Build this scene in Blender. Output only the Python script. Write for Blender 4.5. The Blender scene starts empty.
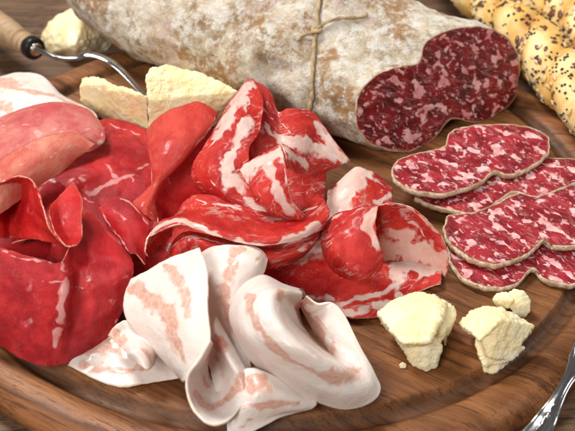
import bpy, bmesh, math, random
import numpy as np
from mathutils import Vector, Matrix, noise as mn
C = bpy.context.scene.collection
S = bpy.context.scene
R = math.radians
U = 0.01                       # everything below is written in centimetres
# ------------------------------------------------------------------ camera
PITCH, DIST, FOC = R(37.5), 45.0, 70.0
cam_pos = Vector((0, -DIST*math.cos(PITCH), DIST*math.sin(PITCH)))
FP = FOC/36*575
def at(px, py, h=0.0):
    """point (cm) on the level h above the board seen at a spot of the photograph"""
    x = (px-287.5)/FP; y = -(py-215.5)/FP
    s, c = math.sin(PITCH), math.cos(PITCH)
    d = Vector((x, c+y*s, -s+y*c))
    return cam_pos + d*((h-cam_pos.z)/d.z)
def proj(V):
    s, c = math.sin(PITCH), math.cos(PITCH)
    q = V-np.array(cam_pos)
    f = q[:,1]*c-q[:,2]*s; u = q[:,1]*s+q[:,2]*c
    return np.stack([287.5+FP*q[:,0]/f, 215.5-FP*u/f], 1), f
cd = bpy.data.cameras.new('camera'); cam = bpy.data.objects.new('camera', cd); C.objects.link(cam)
cam.location = cam_pos*U; cam.rotation_euler = (math.pi/2-PITCH, 0, 0)
cd.lens = FOC; cd.sensor_width = 36; cd.clip_start = .01; cd.clip_end = 50
cd.dof.use_dof = True; cd.dof.focus_distance = .412; cd.dof.aperture_fstop = 20
S.camera = cam
# ------------------------------------------------------------------ helpers
def mesh_obj(name, verts, faces, mat, parent=None, smooth=True, uv=None):
    me = bpy.data.meshes.new(name)
    me.from_pydata([tuple(v) for v in (np.asarray([tuple(v) for v in verts])*U)], [], faces)
    if uv is not None:
        l = me.uv_layers.new(name='UVMap')
        idx = np.zeros(len(me.loops), dtype=np.int32); me.loops.foreach_get('vertex_index', idx)
        l.data.foreach_set('uv', np.asarray(uv, dtype=np.float32)[idx].ravel())
    if mat: me.materials.append(mat)
    if smooth: me.polygons.foreach_set('use_smooth', [True]*len(me.polygons))
    me.update()
    o = bpy.data.objects.new(name, me); C.objects.link(o)
    if parent: o.parent = parent
    return o
def tag(o, label=None, cat=None, group=None, kind=None):
    if label: o['label'] = label
    if cat: o['category'] = cat
    if group: o['group'] = group
    if kind: o['kind'] = kind
    return o
def empty(name, loc, label, cat, group=None):
    o = bpy.data.objects.new(name, None); C.objects.link(o); o.empty_display_size = .01
    o.location = Vector(loc)*U
    return tag(o, label, cat, group)
def adopt(parent, *kids):
    for k in kids:
        k.parent = parent; k.matrix_parent_inverse = Matrix.Translation(-parent.location)
def recenter(o):
    """origin at the base of the mesh"""
    me = o.data; n = len(me.vertices); co = np.zeros(n*3); me.vertices.foreach_get('co', co); co = co.reshape(-1, 3)
    c = np.array([co[:,0].mean(), co[:,1].mean(), co[:,2].min()])
    me.vertices.foreach_set('co', (co-c).ravel()); o.location = Vector(c); me.update(); return o
def fbm(p, oct=4):
    return mn.fractal(p, 1.0, 2.0, oct)
def catmull(P, n):
    """P: (k,...) control array -> n samples"""
    P = np.asarray(P, float); k = len(P)
    Q = np.concatenate([[2*P[0]-P[1]], P, [2*P[-1]-P[-2]]])
    t = np.clip(np.asarray(n, float), 0, k-1-1e-9); i = t.astype(int); f = (t-i)
    f = f.reshape((-1,)+(1,)*(P.ndim-1))
    a, b, c, d = Q[i], Q[i+1], Q[i+2], Q[i+3]
    return .5*((2*b)+(-a+c)*f+(2*a-5*b+4*c-d)*f*f+(-a+3*b-3*c+d)*f**3)
# ------------------------------------------------------------------ materials
class M:
    def __init__(s, name):
        s.m = bpy.data.materials.new(name); s.m.use_nodes = True; s.t = s.m.node_tree; s.n = s.t.nodes; s.n.clear()
        s.out = s.n.new('ShaderNodeOutputMaterial'); s.b = s.n.new('ShaderNodeBsdfPrincipled')
        s.t.links.new(s.b.outputs[0], s.out.inputs['Surface'])
    def set(s, node, k, v):
        i = node.inputs[k]
        if isinstance(v, bpy.types.NodeSocket): s.t.links.new(v, i)
        else:
            if hasattr(v, '__len__') and len(v) == 3 and i.type == 'RGBA': v = (*v, 1)
            i.default_value = v
    def p(s, **kw):
        al = dict(color='Base Color', rough='Roughness', sss='Subsurface Weight', sssr='Subsurface Radius', ssss='Subsurface Scale', metal='Metallic', spec='Specular IOR Level', coat='Coat Weight', coatr='Coat Roughness', normal='Normal', ior='IOR', trans='Transmission Weight', sheen='Sheen Weight')
        for k, v in kw.items(): s.set(s.b, al[k], v)
        return s
    def attr(s, name):
        n = s.n.new('ShaderNodeAttribute'); n.attribute_name = name; return n.outputs['Fac']
    def uv(s, sc=(1,1,1), rot=0, warp=None):
        n = s.n.new('ShaderNodeUVMap'); n.uv_map = 'UVMap'; return s.map(n.outputs[0], sc, rot)
    def obj(s, sc=(1,1,1), rot=0):
        n = s.n.new('ShaderNodeTexCoord'); return s.map(n.outputs['Object'], tuple(100*x for x in sc), rot)
    def map(s, v, sc=(1,1,1), rot=0):
        if rot:
            n = s.n.new('ShaderNodeMapping'); s.set(n, 'Vector', v); n.inputs['Rotation'].default_value = (0,0,rot); v = n.outputs[0]
        n = s.n.new('ShaderNodeMapping'); s.set(n, 'Vector', v); n.inputs['Scale'].default_value = sc; return n.outputs[0]
    def noise(s, v, sc=1., det=3., ro=.5, dist=0., col=False):
        n = s.n.new('ShaderNodeTexNoise'); s.set(n,'Vector',v); s.set(n,'Scale',sc); s.set(n,'Detail',det); s.set(n,'Roughness',ro); s.set(n,'Distortion',dist)
        return n.outputs['Color' if col else 'Fac']
    def vor(s, v, sc=1., feat='F1', rnd=1., out='Distance'):
        n = s.n.new('ShaderNodeTexVoronoi'); n.feature = feat; s.set(n,'Vector',v); s.set(n,'Scale',sc); s.set(n,'Randomness',rnd); return n.outputs[out]
    def warp(s, v, sc, amt, det=2.):
        c = s.noise(v, sc, det, col=True)
        a = s.n.new('ShaderNodeVectorMath'); a.operation='SUBTRACT'; s.set(a,0,c); a.inputs[1].default_value=(.5,.5,.5)
        b = s.n.new('ShaderNodeVectorMath'); b.operation='SCALE'; s.set(b,0,a.outputs[0]); b.inputs['Scale'].default_value=amt
        d = s.n.new('ShaderNodeVectorMath'); s.set(d,0,v); s.set(d,1,b.outputs[0]); return d.outputs[0]
    def math(s, op, a, b=0., clamp=False):
        n = s.n.new('ShaderNodeMath'); n.operation=op; n.use_clamp=clamp; s.set(n,0,a); s.set(n,1,b); return n.outputs[0]
    def step(s, v, lo, hi):
        n = s.n.new('ShaderNodeMapRange'); n.interpolation_type='SMOOTHSTEP'; s.set(n,'Value',v); s.set(n,'From Min',lo); s.set(n,'From Max',hi); return n.outputs[0]
    def mix(s, f, a, b, mode='MIX'):
        n = s.n.new('ShaderNodeMix'); n.data_type='RGBA'; n.blend_type=mode; s.set(n,0,f); s.set(n,6,a); s.set(n,7,b); return n.outputs[2]
    def bump(s, h, strength=.3, dist=.0005, normal=None):
        n = s.n.new('ShaderNodeBump'); s.set(n,'Height',h); s.set(n,'Strength',strength); s.set(n,'Distance',dist)
        if normal is not None: s.set(n,'Normal',normal)
        return n.outputs[0]
def thin(m, col, k):
    t = m.n.new('ShaderNodeBsdfTranslucent'); m.set(t, 'Color', col); x = m.n.new('ShaderNodeMixShader'); x.inputs[0].default_value = k
    m.t.links.new(m.b.outputs[0], x.inputs[1]); m.t.links.new(t.outputs[0], x.inputs[2]); m.t.links.new(x.outputs[0], m.out.inputs['Surface'])
def ridge(m, v, sc, det=3., dist=0.):
    n = m.noise(v, sc, det, .55, dist); return m.math('ABSOLUTE', m.math('SUBTRACT', n, .5))   # 0 on the vein

def meat_material(name, lean, lean2, fatc, patch=0., sss=.3, edgec=(.50,.12,.08), thread=.35):
    m = M(name); v = m.uv()
    w = m.warp(v, .8, .8)
    lean_c = m.mix(m.step(m.noise(w, .55, 6, .66), .38, .62), lean, lean2)
    mott = m.noise(w, 5, 5, .7); lean_c = m.mix(m.math('MULTIPLY', m.step(mott, .5, .75), .35), lean_c, tuple(c*.55 for c in lean))
    fib = m.noise(m.uv((1.0, 6, 1), .5), 2.6, 4, .6)
    lean_c = m.mix(m.math('MULTIPLY', m.step(fib, .52, .78), .20), lean_c, tuple(min(1, c*1.3+.008) for c in lean2))
    # pale threads, soft and broken up
    r = ridge(m, m.warp(m.uv((1,2.6,1), .4), 1.5, .6), .9, 4)
    th = m.math('MULTIPLY', m.step(r, .014, .0), m.step(m.noise(v, 1.0, 3), .52, .66))
    col = m.mix(m.math('MULTIPLY', th, thread), lean_c, fatc)
    fat = m.attr('fat')
    nz = m.noise(m.warp(v, 2.2, .5), 1.9, 6, .62)
    k = m.math('ADD', fat, m.math('MULTIPLY', m.math('SUBTRACT', nz, .5), 1.15))
    k = m.math('ADD', k, m.math('MULTIPLY', m.math('SUBTRACT', m.noise(m.uv((.8,3,1), .3), 4.5, 4, .65), .5), .5))
    mask = m.step(k, .30, .74)
    if patch > 0:
        r2 = m.noise(m.warp(m.uv((.8,2.4,1), .6), .8, 1.1), .9, 6, .6)
        r3 = ridge(m, m.warp(m.uv((.7,2.0,1), 1.2), .9, 1.2), .85, 5)
        pm = m.math('MAXIMUM', m.math('MULTIPLY', m.step(r2, .70-patch*.1, .80-patch*.1), .8), m.math('MULTIPLY', m.math('MULTIPLY', m.step(r3, .035, .0), m.step(m.noise(v, .8, 3), .42, .62)), .60))
        pm = m.math('MULTIPLY', pm, m.step(m.attr('lean'), .6, .3))
        mask = m.math('MAXIMUM', mask, pm)
    fcol = m.mix(m.step(m.noise(w, 1.4, 5, .6), .35, .7), fatc, tuple(c*k for c, k in zip(fatc, (.96,.74,.70))))
    col = m.mix(mask, col, fcol)
    e = m.attr('edge')
    en = m.math('ADD', e, m.math('MULTIPLY', m.math('SUBTRACT', m.noise(v, 5, 3), .5), .9))
    col = m.mix(m.math('MULTIPLY', m.step(en, .72, 1.1), m.math('MULTIPLY', .6, m.math('SUBTRACT', 1., m.math('MULTIPLY', mask, .7)))), col, edgec)
    spots = m.step(m.noise(v, 22, 3), .67, .74)
    col = m.mix(m.math('MULTIPLY', spots, .18), col, fatc)
    h1 = m.noise(w, 5, 6, .68); h2 = m.noise(m.uv((1,4,1), .5), 12, 3); h3 = m.noise(v, 30, 3, .7)
    h = m.math('ADD', h1, m.math('MULTIPLY', h2, .3))
    h = m.math('ADD', h, m.math('MULTIPLY', h3, .30))
    h = m.math('ADD', h, m.math('MULTIPLY', mask, .3))
    wet = m.math('MULTIPLY', m.step(m.noise(v, .9, 4, .6), .42, .66), .45)
    rg = m.math('ADD', m.math('MULTIPLY', m.noise(v, 4, 5, .7), .45), .06)
    m.p(color=col, rough=rg, spec=.28, coat=wet, coatr=m.math('ADD', m.math('MULTIPLY', m.noise(v, 8, 4, .7), .22), .04), normal=m.bump(h, .6, .0006))
    thin(m, m.mix(.5, col, lean2), sss)
    return m.m
MAT = {}
MAT['bresaola'] = meat_material('bresaola_meat', (.58,.012,.016), (.76,.038,.032), (.88,.42,.34))
MAT['lit_bresaola'] = meat_material('lit_bresaola_meat', (.68,.052,.040), (.84,.115,.080), (.88,.50,.42), sss=.4)  # lighter bresaola: glow of light through the thin curl put into the colour
MAT['dark_bresaola'] = meat_material('dark_bresaola_meat', (.38,.006,.011), (.60,.022,.026), (.80,.36,.34), sss=.2)
MAT['pale_ham'] = meat_material('pale_ham_meat', (.78,.17,.12), (.88,.38,.26), (.93,.75,.66), sss=.4)
MAT['rosy_ham'] = meat_material('rosy_ham_meat', (.72,.13,.13), (.84,.32,.26), (.92,.66,.60), sss=.4)
MAT['plain_coppa'] = meat_material('plain_coppa_meat', (.52,.011,.012), (.76,.050,.034), (.93,.76,.67), patch=.55)
MAT['coppa'] = meat_material('coppa_meat', (.52,.011,.012), (.76,.052,.036), (.92,.66,.56), patch=.95)

def pancetta_material():
    m = M('pancetta_fat'); v = m.uv(); w = m.warp(v, 1.2, .5)
    base = m.mix(m.step(m.noise(w, .5, 4), .3, .7), (.90,.81,.75), (.89,.72,.63))
    meat = m.attr('fat')
    cell = m.vor(m.warp(m.uv((1,1.3,1), .3), 2.5, .35), 3.0, 'DISTANCE_TO_EDGE')
    brk = m.step(m.math('ADD', cell, m.math('MULTIPLY', m.math('SUBTRACT', m.noise(v, 5, 3), .5), .10)), .0, .10)
    nz = m.noise(w, 1.8, 5, .6)
    k = m.math('ADD', meat, m.math('MULTIPLY', m.math('SUBTRACT', nz, .5), 1.1))
    mask = m.math('MULTIPLY', m.step(k, .20, .64), m.math('ADD', m.math('MULTIPLY', brk, .32), .50))
    mc = m.mix(m.step(m.noise(v, 3, 4), .35, .7), (.74,.37,.25), (.58,.26,.18))
    mc = m.mix(m.attr('lean'), mc, (.72,.12,.10))
    col = m.mix(mask, base, mc)
    soft = m.math('MULTIPLY', m.step(m.math('ADD', meat, m.math('MULTIPLY', m.math('SUBTRACT', m.noise(v,1.2,2),.5),.6)), .05, .6), .45)
    col = m.mix(m.math('MULTIPLY', soft, m.math('SUBTRACT', 1., mask)), col, (.86,.55,.45))
    e = m.attr('edge'); en = m.math('ADD', e, m.math('MULTIPLY', m.math('SUBTRACT', m.noise(v, 4, 3), .5), 1.1))
    col = m.mix(m.math('MULTIPLY', m.step(en, .75, 1.05), m.math('MULTIPLY', m.attr('crust'), .8)), col, (.72,.50,.24))
    h = m.math('ADD', m.noise(w, 4, 5, .6), m.math('MULTIPLY', mask, -.25))
    rg = m.math('ADD', m.math('MULTIPLY', m.noise(v, 3, 3), .3), .20)
    m.p(color=col, rough=rg, sss=.25, sssr=(1., .5, .4), ssss=.003, spec=.35, coat=.35, coatr=.12, normal=m.bump(h, .5, .0006))
    thin(m, m.mix(.5, col, (.95,.72,.62)), .2)
    return m.m
MAT['pancetta'] = pancetta_material()
def rim_mat(name, a, b):
    m = M(name); v = m.obj(); m.p(color=m.mix(m.step(m.noise(v, 2.2, 4, .6), .42, .6), a, b), rough=.4, spec=.3); return m.m
MAT['red_rim'] = rim_mat('meat_rim', (.55,.07,.05), (.80,.36,.24)); MAT['coppa_rim'] = rim_mat('coppa_rim', (.62,.12,.08), (.90,.62,.48)); MAT['fat_rim'] = rim_mat('fat_rim', (.88,.78,.70), (.88,.70,.56))
RIM = dict(bresaola='red_rim', lit_bresaola='red_rim', dark_bresaola='red_rim', pale_ham='red_rim', rosy_ham='red_rim', coppa='coppa_rim', plain_coppa='coppa_rim', pancetta='fat_rim')

def salami_flesh(name, dark, red, fat):
    m = M(name); v = m.uv()
    w = m.warp(v, .9, .9)
    col = m.mix(m.step(m.noise(w, 1.2, 5, .6), .35, .65), dark, red)
    big = m.step(m.noise(m.warp(m.uv((.9,1.2,1), .5), 1.2, .6, 3), 1.7, 2, .5), .56, .61)
    sm = m.step(m.noise(m.warp(m.uv((.9,1.2,1), .7), 1.6, .5), 3.6, 2, .5), .60, .66)
    lines = m.math('MULTIPLY', m.step(ridge(m, m.warp(m.uv((.6,1.8,1), .5), 1.0, .9), 1.3, 3, .3), .03, .0), .22)
    mask = m.math('MAXIMUM', m.math('MAXIMUM', big, m.math('MULTIPLY', sm, .8)), lines)
    fc = m.mix(m.step(m.noise(w, 1.8, 5, .6), .3, .7), fat, tuple(a*b for a, b in zip(fat, (.72,.40,.44))))
    col = m.mix(m.math('MULTIPLY', mask, .92), col, fc)
    spk = m.step(m.noise(v, 12, 3), .68, .75); col = m.mix(m.math('MULTIPLY', spk, .3), col, fat)
    e = m.attr('edge'); col = m.mix(m.step(m.math('ADD', e, m.math('MULTIPLY', m.math('SUBTRACT', m.noise(v, 3, 3), .5), .8)), .5, 1.05), col, (.30,.09,.05))
    h = m.math('ADD', m.noise(v, 5, 6, .7), m.math('MULTIPLY', mask, .3))
    m.p(color=col, rough=m.math('ADD', m.math('MULTIPLY', m.noise(v, 6, 4, .6), .45), .16), sss=.12, sssr=(1,.3,.25), ssss=.002, spec=.25, normal=m.bump(h, .6, .0006))
    return m.m
MAT['salami_face'] = salami_flesh('salami_face_meat', (.070,.002,.003), (.22,.005,.007), (.78,.45,.42))
MAT['salami_slice'] = salami_flesh('salami_slice_meat', (.17,.007,.012), (.36,.022,.032), (.84,.58,.55))

def rind_material(name, thin=False):
    m = M(name); v = m.obj(); w = m.warp(v, .8, .7, 3)
    if thin:
        col = m.mix(m.step(m.noise(v, 4, 4), .35, .7), (.42,.27,.15), (.66,.54,.40))
        col = m.mix(m.step(m.noise(w, 9, 4), .58, .7), col, (.24,.12,.06))
        m.p(color=col, rough=.75, normal=m.bump(m.noise(v, 12, 4), .6, .0005)); return m.m
    n1 = m.noise(w, .55, 6, .62)
    col = m.mix(m.step(n1, .36, .60), (.32,.20,.10), (.68,.57,.42))
    white = m.step(m.noise(m.warp(v, 2, .3), 2.0, 7, .75), .42, .60)
    col = m.mix(m.math('MULTIPLY', white, .8), col, (.86,.82,.74))
    tan = m.math('MULTIPLY', m.step(m.noise(w, .34, 6, .7), .50, .60), m.step(m.noise(v, 2.4, 5, .7), .40, .56))
    col = m.mix(m.math('MULTIPLY', tan, .9), col, (.36,.18,.065))
    pink = m.math('MULTIPLY', m.step(m.noise(m.map(v,(1,1,1),1.1), .5, 3), .55, .7), m.step(m.noise(v, 2, 4), .4, .6))
    col = m.mix(m.math('MULTIPLY', pink, .45), col, (.36,.13,.12))
    sp = m.step(m.noise(v, 7, 5, .7), .60, .68); col = m.mix(m.math('MULTIPLY', sp, .5), col, (.22,.14,.09))
    h = m.math('ADD', m.noise(w, 1.6, 7, .65), m.math('MULTIPLY', m.noise(v, 9, 5, .7), .5))
    m.p(color=col, rough=.82, spec=.25, normal=m.bump(h, .9, .0022))
    return m.m
MAT['rind'] = rind_material('mouldy_rind'); MAT['thin_rind'] = rind_material('thin_rind', True)

def cheese_material(name, a, b):
    m = M(name); v = m.obj()
    col = m.mix(m.step(m.noise(v, .8, 4), .35, .68), a, b)
    cr = m.step(m.noise(v, 5, 5, .7), .5, .68)
    col = m.mix(m.math('MULTIPLY', cr, .5), col, (.92,.86,.66))
    h = m.math('ADD', m.noise(v, 9, 6, .75), m.math('MULTIPLY', m.noise(m.warp(v, 3, .3), 3, 4), .8))
    m.p(color=col, rough=.55, sss=.35, sssr=(1,.75,.35), ssss=.005, spec=.3, normal=m.bump(m.math('ADD', h, m.math('MULTIPLY', m.vor(m.warp(v, 6, .12), 16), .45)), .55, .0006))
    return m.m
MAT['cheese'] = cheese_material('hard_cheese', (.91,.74,.40), (.93,.83,.58))
MAT['cheese_warm'] = cheese_material('hard_cheese_warm', (.93,.70,.35), (.94,.80,.50))

def wood_material(name, c1, c2, c3, rot, pores=.8, rough=.5, stretch=9., scale=1., bump=.35, groove=False):
    m = M(name); v = m.obj((1,1,1), rot)
    w = m.warp(v, .12, 1.6)
    g = m.noise(m.map(w, (.10,1.0,.6)), 1.3*scale, 6, .62)
    col = m.mix(m.step(g, .34, .62), c1, c2)
    g2 = m.noise(m.map(w, (.05,2.4,1.4)), 2.2*scale, 5, .6)
    col = m.mix(m.math('MULTIPLY', m.step(g2, .5, .66), .75), col, c3)
    broad = m.noise(m.map(w, (.08,.35,.3)), 1., 3); col = m.mix(m.math('MULTIPLY', m.step(broad, .4, .7), .45), col, tuple(x*.5 for x in c1))
    g3 = m.noise(m.map(w, (.25,7,5)), 2.4*scale, 5, .65)
    col = m.mix(m.math('MULTIPLY', m.step(g3, .48, .68), .55), col, tuple(x*.45 for x in c1))
    po = m.noise(m.map(v, (1.3, stretch*1.5, stretch*1.5)), 1.7*scale, 2, .5)
    pm = m.math('MULTIPLY', m.step(po, .60, .66), m.step(m.noise(v, .35, 3), .35, .6))
    col = m.mix(m.math('MULTIPLY', pm, pores), col, tuple(x*.18 for x in c1))
    if groove:      # darker ring in the wood along the groove
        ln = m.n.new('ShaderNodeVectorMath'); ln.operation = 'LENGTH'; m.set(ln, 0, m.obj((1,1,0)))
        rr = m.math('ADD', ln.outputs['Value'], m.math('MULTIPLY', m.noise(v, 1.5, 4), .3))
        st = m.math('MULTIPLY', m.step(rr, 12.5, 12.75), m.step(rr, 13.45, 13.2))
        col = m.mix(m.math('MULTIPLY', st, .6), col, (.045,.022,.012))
    h = m.math('SUBTRACT', m.math('MULTIPLY', g2, .5), pm)
    m.p(color=col, rough=m.math('ADD', m.math('MULTIPLY', g, .25), rough-.12), spec=.3, normal=m.bump(h, bump, .0006))
    return m.m
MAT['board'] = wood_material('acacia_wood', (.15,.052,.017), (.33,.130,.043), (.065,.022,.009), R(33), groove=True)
MAT['table'] = wood_material('dark_table_wood', (.12,.062,.032), (.21,.122,.068), (.030,.017,.010), R(-4), pores=.8, stretch=7, scale=.8, rough=.6, bump=.9)
MAT['handle'] = wood_material('pale_handle_wood', (.44,.28,.15), (.58,.40,.23), (.28,.16,.07), R(-30), pores=.3, rough=.55)

def simple(name, col, rough, metal=0., bumps=0., bscale=10.):
    m = M(name); v = m.obj()
    c = m.mix(m.step(m.noise(v, bscale*.4, 4), .3, .7), col, tuple(x*.78 for x in col))
    m.p(color=c, rough=m.math('ADD', m.math('MULTIPLY', m.noise(v, bscale, 3), .12), max(.02, rough-.06)), metal=metal)
    if bumps: m.p(normal=m.bump(m.noise(v, bscale, 4), bumps, .0004))
    return m.m
MAT['steel'] = simple('polished_steel', (.78,.78,.78), .16, 1., .15, 4)
MAT['dark_metal'] = simple('dark_ferrule', (.035,.032,.03), .3, .6)
MAT['twine'] = simple('natural_twine', (.50,.36,.20), .85, 0, .8, 25)
MAT['poppy'] = simple('poppy_seed_shell', (.022,.022,.032), .6)
MAT['sesame'] = simple('sesame_seed_shell', (.74,.53,.27), .5)
MAT['flax'] = simple('flax_seed_shell', (.16,.055,.03), .35)
MAT['pepper'] = simple('pepper_speck', (.20,.15,.08), .6)
def bread_material():
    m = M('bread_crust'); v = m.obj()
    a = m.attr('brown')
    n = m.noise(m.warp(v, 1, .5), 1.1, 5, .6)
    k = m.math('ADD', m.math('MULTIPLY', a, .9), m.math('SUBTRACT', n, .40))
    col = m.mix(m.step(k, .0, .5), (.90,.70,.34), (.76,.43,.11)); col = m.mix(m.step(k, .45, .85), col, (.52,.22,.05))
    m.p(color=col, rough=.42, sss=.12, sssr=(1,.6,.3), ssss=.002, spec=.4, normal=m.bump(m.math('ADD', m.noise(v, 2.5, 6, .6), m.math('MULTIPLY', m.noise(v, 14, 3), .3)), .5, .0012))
    return m.m
MAT['bread'] = bread_material()

# ------------------------------------------------------------------ sheets of meat
def gridfaces(nu, nv, off=0):
    return [(off+i*nv+j, off+(i+1)*nv+j, off+(i+1)*nv+j+1, off+i*nv+j+1) for i in range(nu-1) for j in range(nv-1)]
def seg_dist(V, P):
    d = np.full(len(V), 1e9)
    if len(P) == 1: return np.linalg.norm(V-P[0], axis=1)
    for a, b in zip(P[:-1], P[1:]):
        ab = b-a; L = max((ab**2).sum(), 1e-9)
        t = np.clip(((V-a)@ab)/L, 0, 1)
        d = np.minimum(d, np.linalg.norm(V-(a+t[:,None]*ab), axis=1))
    return d
seedc = [0]
def cured_slice(label, mat, grids, veins=(), leans=(), thick=.065, rag=.075, wave=.06, flat=.55, cat='cured meat', name='meat_slice', group=None, crust=0., step=.055):
    """one slice = one mesh: smooth sheets through control points, real thickness, fat veins stored per vertex"""
    seedc[0] += 1; sd = seedc[0]*7.31
    V, F, UV, E = [], [], [], []
    for gi, g in enumerate(grids):
        fl = flat[gi] if isinstance(flat, (list, tuple)) else flat
        if fl != 1:      # take some of the bulge out: pull heights toward the best plane
            a_ = np.array(g, float); q_ = a_.reshape(-1, 3); A_ = np.c_[q_[:,0], q_[:,1], np.ones(len(q_))]
            co_, *_ = np.linalg.lstsq(A_, q_[:,2], rcond=None); pl_ = A_@co_
            q_[:,2] = np.maximum(.12, pl_+fl*(q_[:,2]-pl_)); g = [[tuple(p) for p in r_] for r_ in q_.reshape(a_.shape)]
        W = np.array([[tuple(at(*p)) for p in row] for row in g], float)
        lu = np.linalg.norm(np.diff(W, axis=0), axis=2).sum(0).max(); lv = np.linalg.norm(np.diff(W, axis=1), axis=2).sum(1).max()
        nu = int(min(170, max(14, lu/step))); nv = int(min(240, max(14, lv/step)))
        A = catmull(W, np.linspace(0, len(W)-1, nu*2))            # fine in rows
        A = catmull(A.transpose(1,0,2), np.linspace(0, W.shape[1]-1, nv*2)).transpose(1,0,2)
        s = np.linspace(0, 1, nu); t = np.linspace(0, 1, nv)
        def nzs(x, o): return np.array([mn.noise(Vector((q*1.0, sd+o, gi*3.1)))*.7+mn.noise(Vector((q*3.3, sd+o, gi)))*.55+mn.noise(Vector((q*9, sd+o, gi)))*.3 for q in x])
        a0 = rag/max(lu,.1)*(.6+nzs(t*lv, 1)); a1 = 1-rag/max(lu,.1)*(.6+nzs(t*lv, 2))
        b0 = rag/max(lv,.1)*(.6+nzs(s*lu, 3)); b1 = 1-rag/max(lv,.1)*(.6+nzs(s*lu, 4))
        ss = a0[None,:]+s[:,None]*(a1-a0)[None,:]; tt = b0[:,None]+t[None,:]*(b1-b0)[:,None]
        ss = np.clip(ss, 0, 1)*(nu*2-1); tt = np.clip(tt, 0, 1)*(nv*2-1)
        i = np.minimum(ss.astype(int), nu*2-2); j = np.minimum(tt.astype(int), nv*2-2); fi = (ss-i)[...,None]; fj = (tt-j)[...,None]
        G = A[i,j]*(1-fi)*(1-fj)+A[i+1,j]*fi*(1-fj)+A[i,j+1]*(1-fi)*fj+A[i+1,j+1]*fi*fj
        off = len(V)
        for a in range(nu):
            for b in range(nv):
                p = Vector(G[a,b]); q = p*.75+Vector((sd,0,gi))
                dz = wave*(mn.noise(q)+.55*mn.noise(q*2.3)+.3*mn.noise(q*4.7)); p.z += dz; p.y -= dz*.6
                p.z = max(p.z, .08)
                V.append(tuple(p)); UV.append((s[a]*lu+sd*3, t[b]*lv+gi*9+sd))
                E.append(max(0, 1-min(s[a]*lu, (1-s[a])*lu, t[b]*lv, (1-t[b])*lv)/.16))
        F += gridfaces(nu, nv, off)
    Vn = np.array(V); pp, dep = proj(Vn)
    Vw = np.array([(lambda q: tuple(Vector(q)+.13*mn.noise_vector(Vector(q)*1.4)+.06*mn.noise_vector(Vector(q)*4)))(q) for q in V]) if veins else Vn
    def paint(lines):
        val = np.zeros(len(Vn))
        for pts, w in lines:
            w = max(w, .045)
            n = max(2, int(sum(math.dist(a[:2], b[:2]) for a, b in zip(pts[:-1], pts[1:]))/4)) if len(pts) > 1 else 1
            Q = catmull(np.array([q[:2] for q in pts], float), np.linspace(0, len(pts)-1, n)) if len(pts) > 1 else np.array([pts[0][:2]], float)
            P3 = []
            for q in Q:
                d = np.hypot(pp[:,0]-q[0], pp[:,1]-q[1]); c = d.min()
                cand = np.where(d < c+1.6)[0]; P3.append(Vn[cand[np.argmin(dep[cand])]])
            P3 = np.array(P3); d = seg_dist(Vw, P3); near = np.where(d < w*2.6)[0]
            for q in near:
                p = Vector(Vn[q]); wob = .75+.75*mn.noise(p*1.6+Vector((sd,0,0)))+.4*mn.noise(p*5)
                if len(P3) > 1 and w < .12:
                    e = min(np.linalg.norm(Vn[q]-P3[0]), np.linalg.norm(Vn[q]-P3[-1])); wob *= min(1, .45+e/.5)
                dd = max(0, d[q]+.35*w*mn.noise(p*2.3+Vector((0,sd,0))))
                val[q] = max(val[q], min(1, max(0, 1.15-.65*dd/(w*max(.5 if w < .08 else .3, wob)))))
        return val
    o = mesh_obj(name, V, F, MAT[mat], uv=UV)
    o.data.materials.append(MAT[RIM[mat]])
    for nm, arr in (('fat', paint(veins)), ('lean', paint(leans)), ('edge', np.array(E)), ('crust', np.full(len(V), crust))):
        o.data.attributes.new(nm, 'FLOAT', 'POINT').data.foreach_set('value', arr.astype(np.float32))
    md = o.modifiers.new('thickness', 'SOLIDIFY'); md.thickness = thick*U; md.offset = 0; md.material_offset_rim = 1
    recenter(o)
    return tag(o, label, cat, group)
GB, GC, GP = 'dark red bresaola slices on the left of the board', 'marbled coppa slices in the middle of the board', 'white pancetta slices piled at the front'
HAM = 'ham slice'
# --- left: fatty slice and bresaola
cured_slice('white fatty ham slice with pink stripes at the far left behind the pale pink slices', 'pancetta', [
 [[(-30,88,1.0),(0,77,1.4),(20,72,1.6),(42,76,1.6),(60,94,1.2),(75,104,1.0)],
  [(-30,97,1.3),(0,86,1.7),(20,82,1.9),(45,88,1.8),(66,99,1.4),(88,108,1.1)],
  [(-30,125,1.4),(0,113,1.9),(20,108,2.0),(50,106,2.0),(78,110,1.5),(98,116,1.2)],
  [(-30,150,1.1),(0,140,1.3),(20,135,1.3),(50,130,1.3),(80,130,1.1),(98,128,1.0)]]],
 veins=[([(-12,80),(4,83),(14,85)], .45), ([(12,87),(30,90),(52,94),(70,103)], .22), ([(-10,106),(6,108)], .4)], cat=HAM)
cured_slice('pale pink ham slice with rounded right edge at the upper left of the pile', 'rosy_ham', [
 [[(-30,130,1.8),(0,118,2.2),(30,106,2.5),(60,103,2.6),(85,108,2.4),(99,120,2.0)],
  [(-30,142,2.2),(0,130,2.6),(30,118,2.9),(60,115,3.0),(88,121,2.7),(105,133,2.2)],
  [(-30,160,2.3),(0,150,2.7),(30,138,2.9),(60,134,2.9),(88,138,2.6),(105,142,2.1)],
  [(-30,190,2.0),(0,180,2.2),(30,168,2.2),(60,160,2.1),(85,154,2.1),(97,148,2.0)]]],
 veins=[([(76,136),(88,129),(96,123)], .05), ([(101,128),(103,137),(98,143)], .09), ([(0,124),(14,126)], .06), ([(22,124),(30,124)], .07)], cat=HAM)
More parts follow.
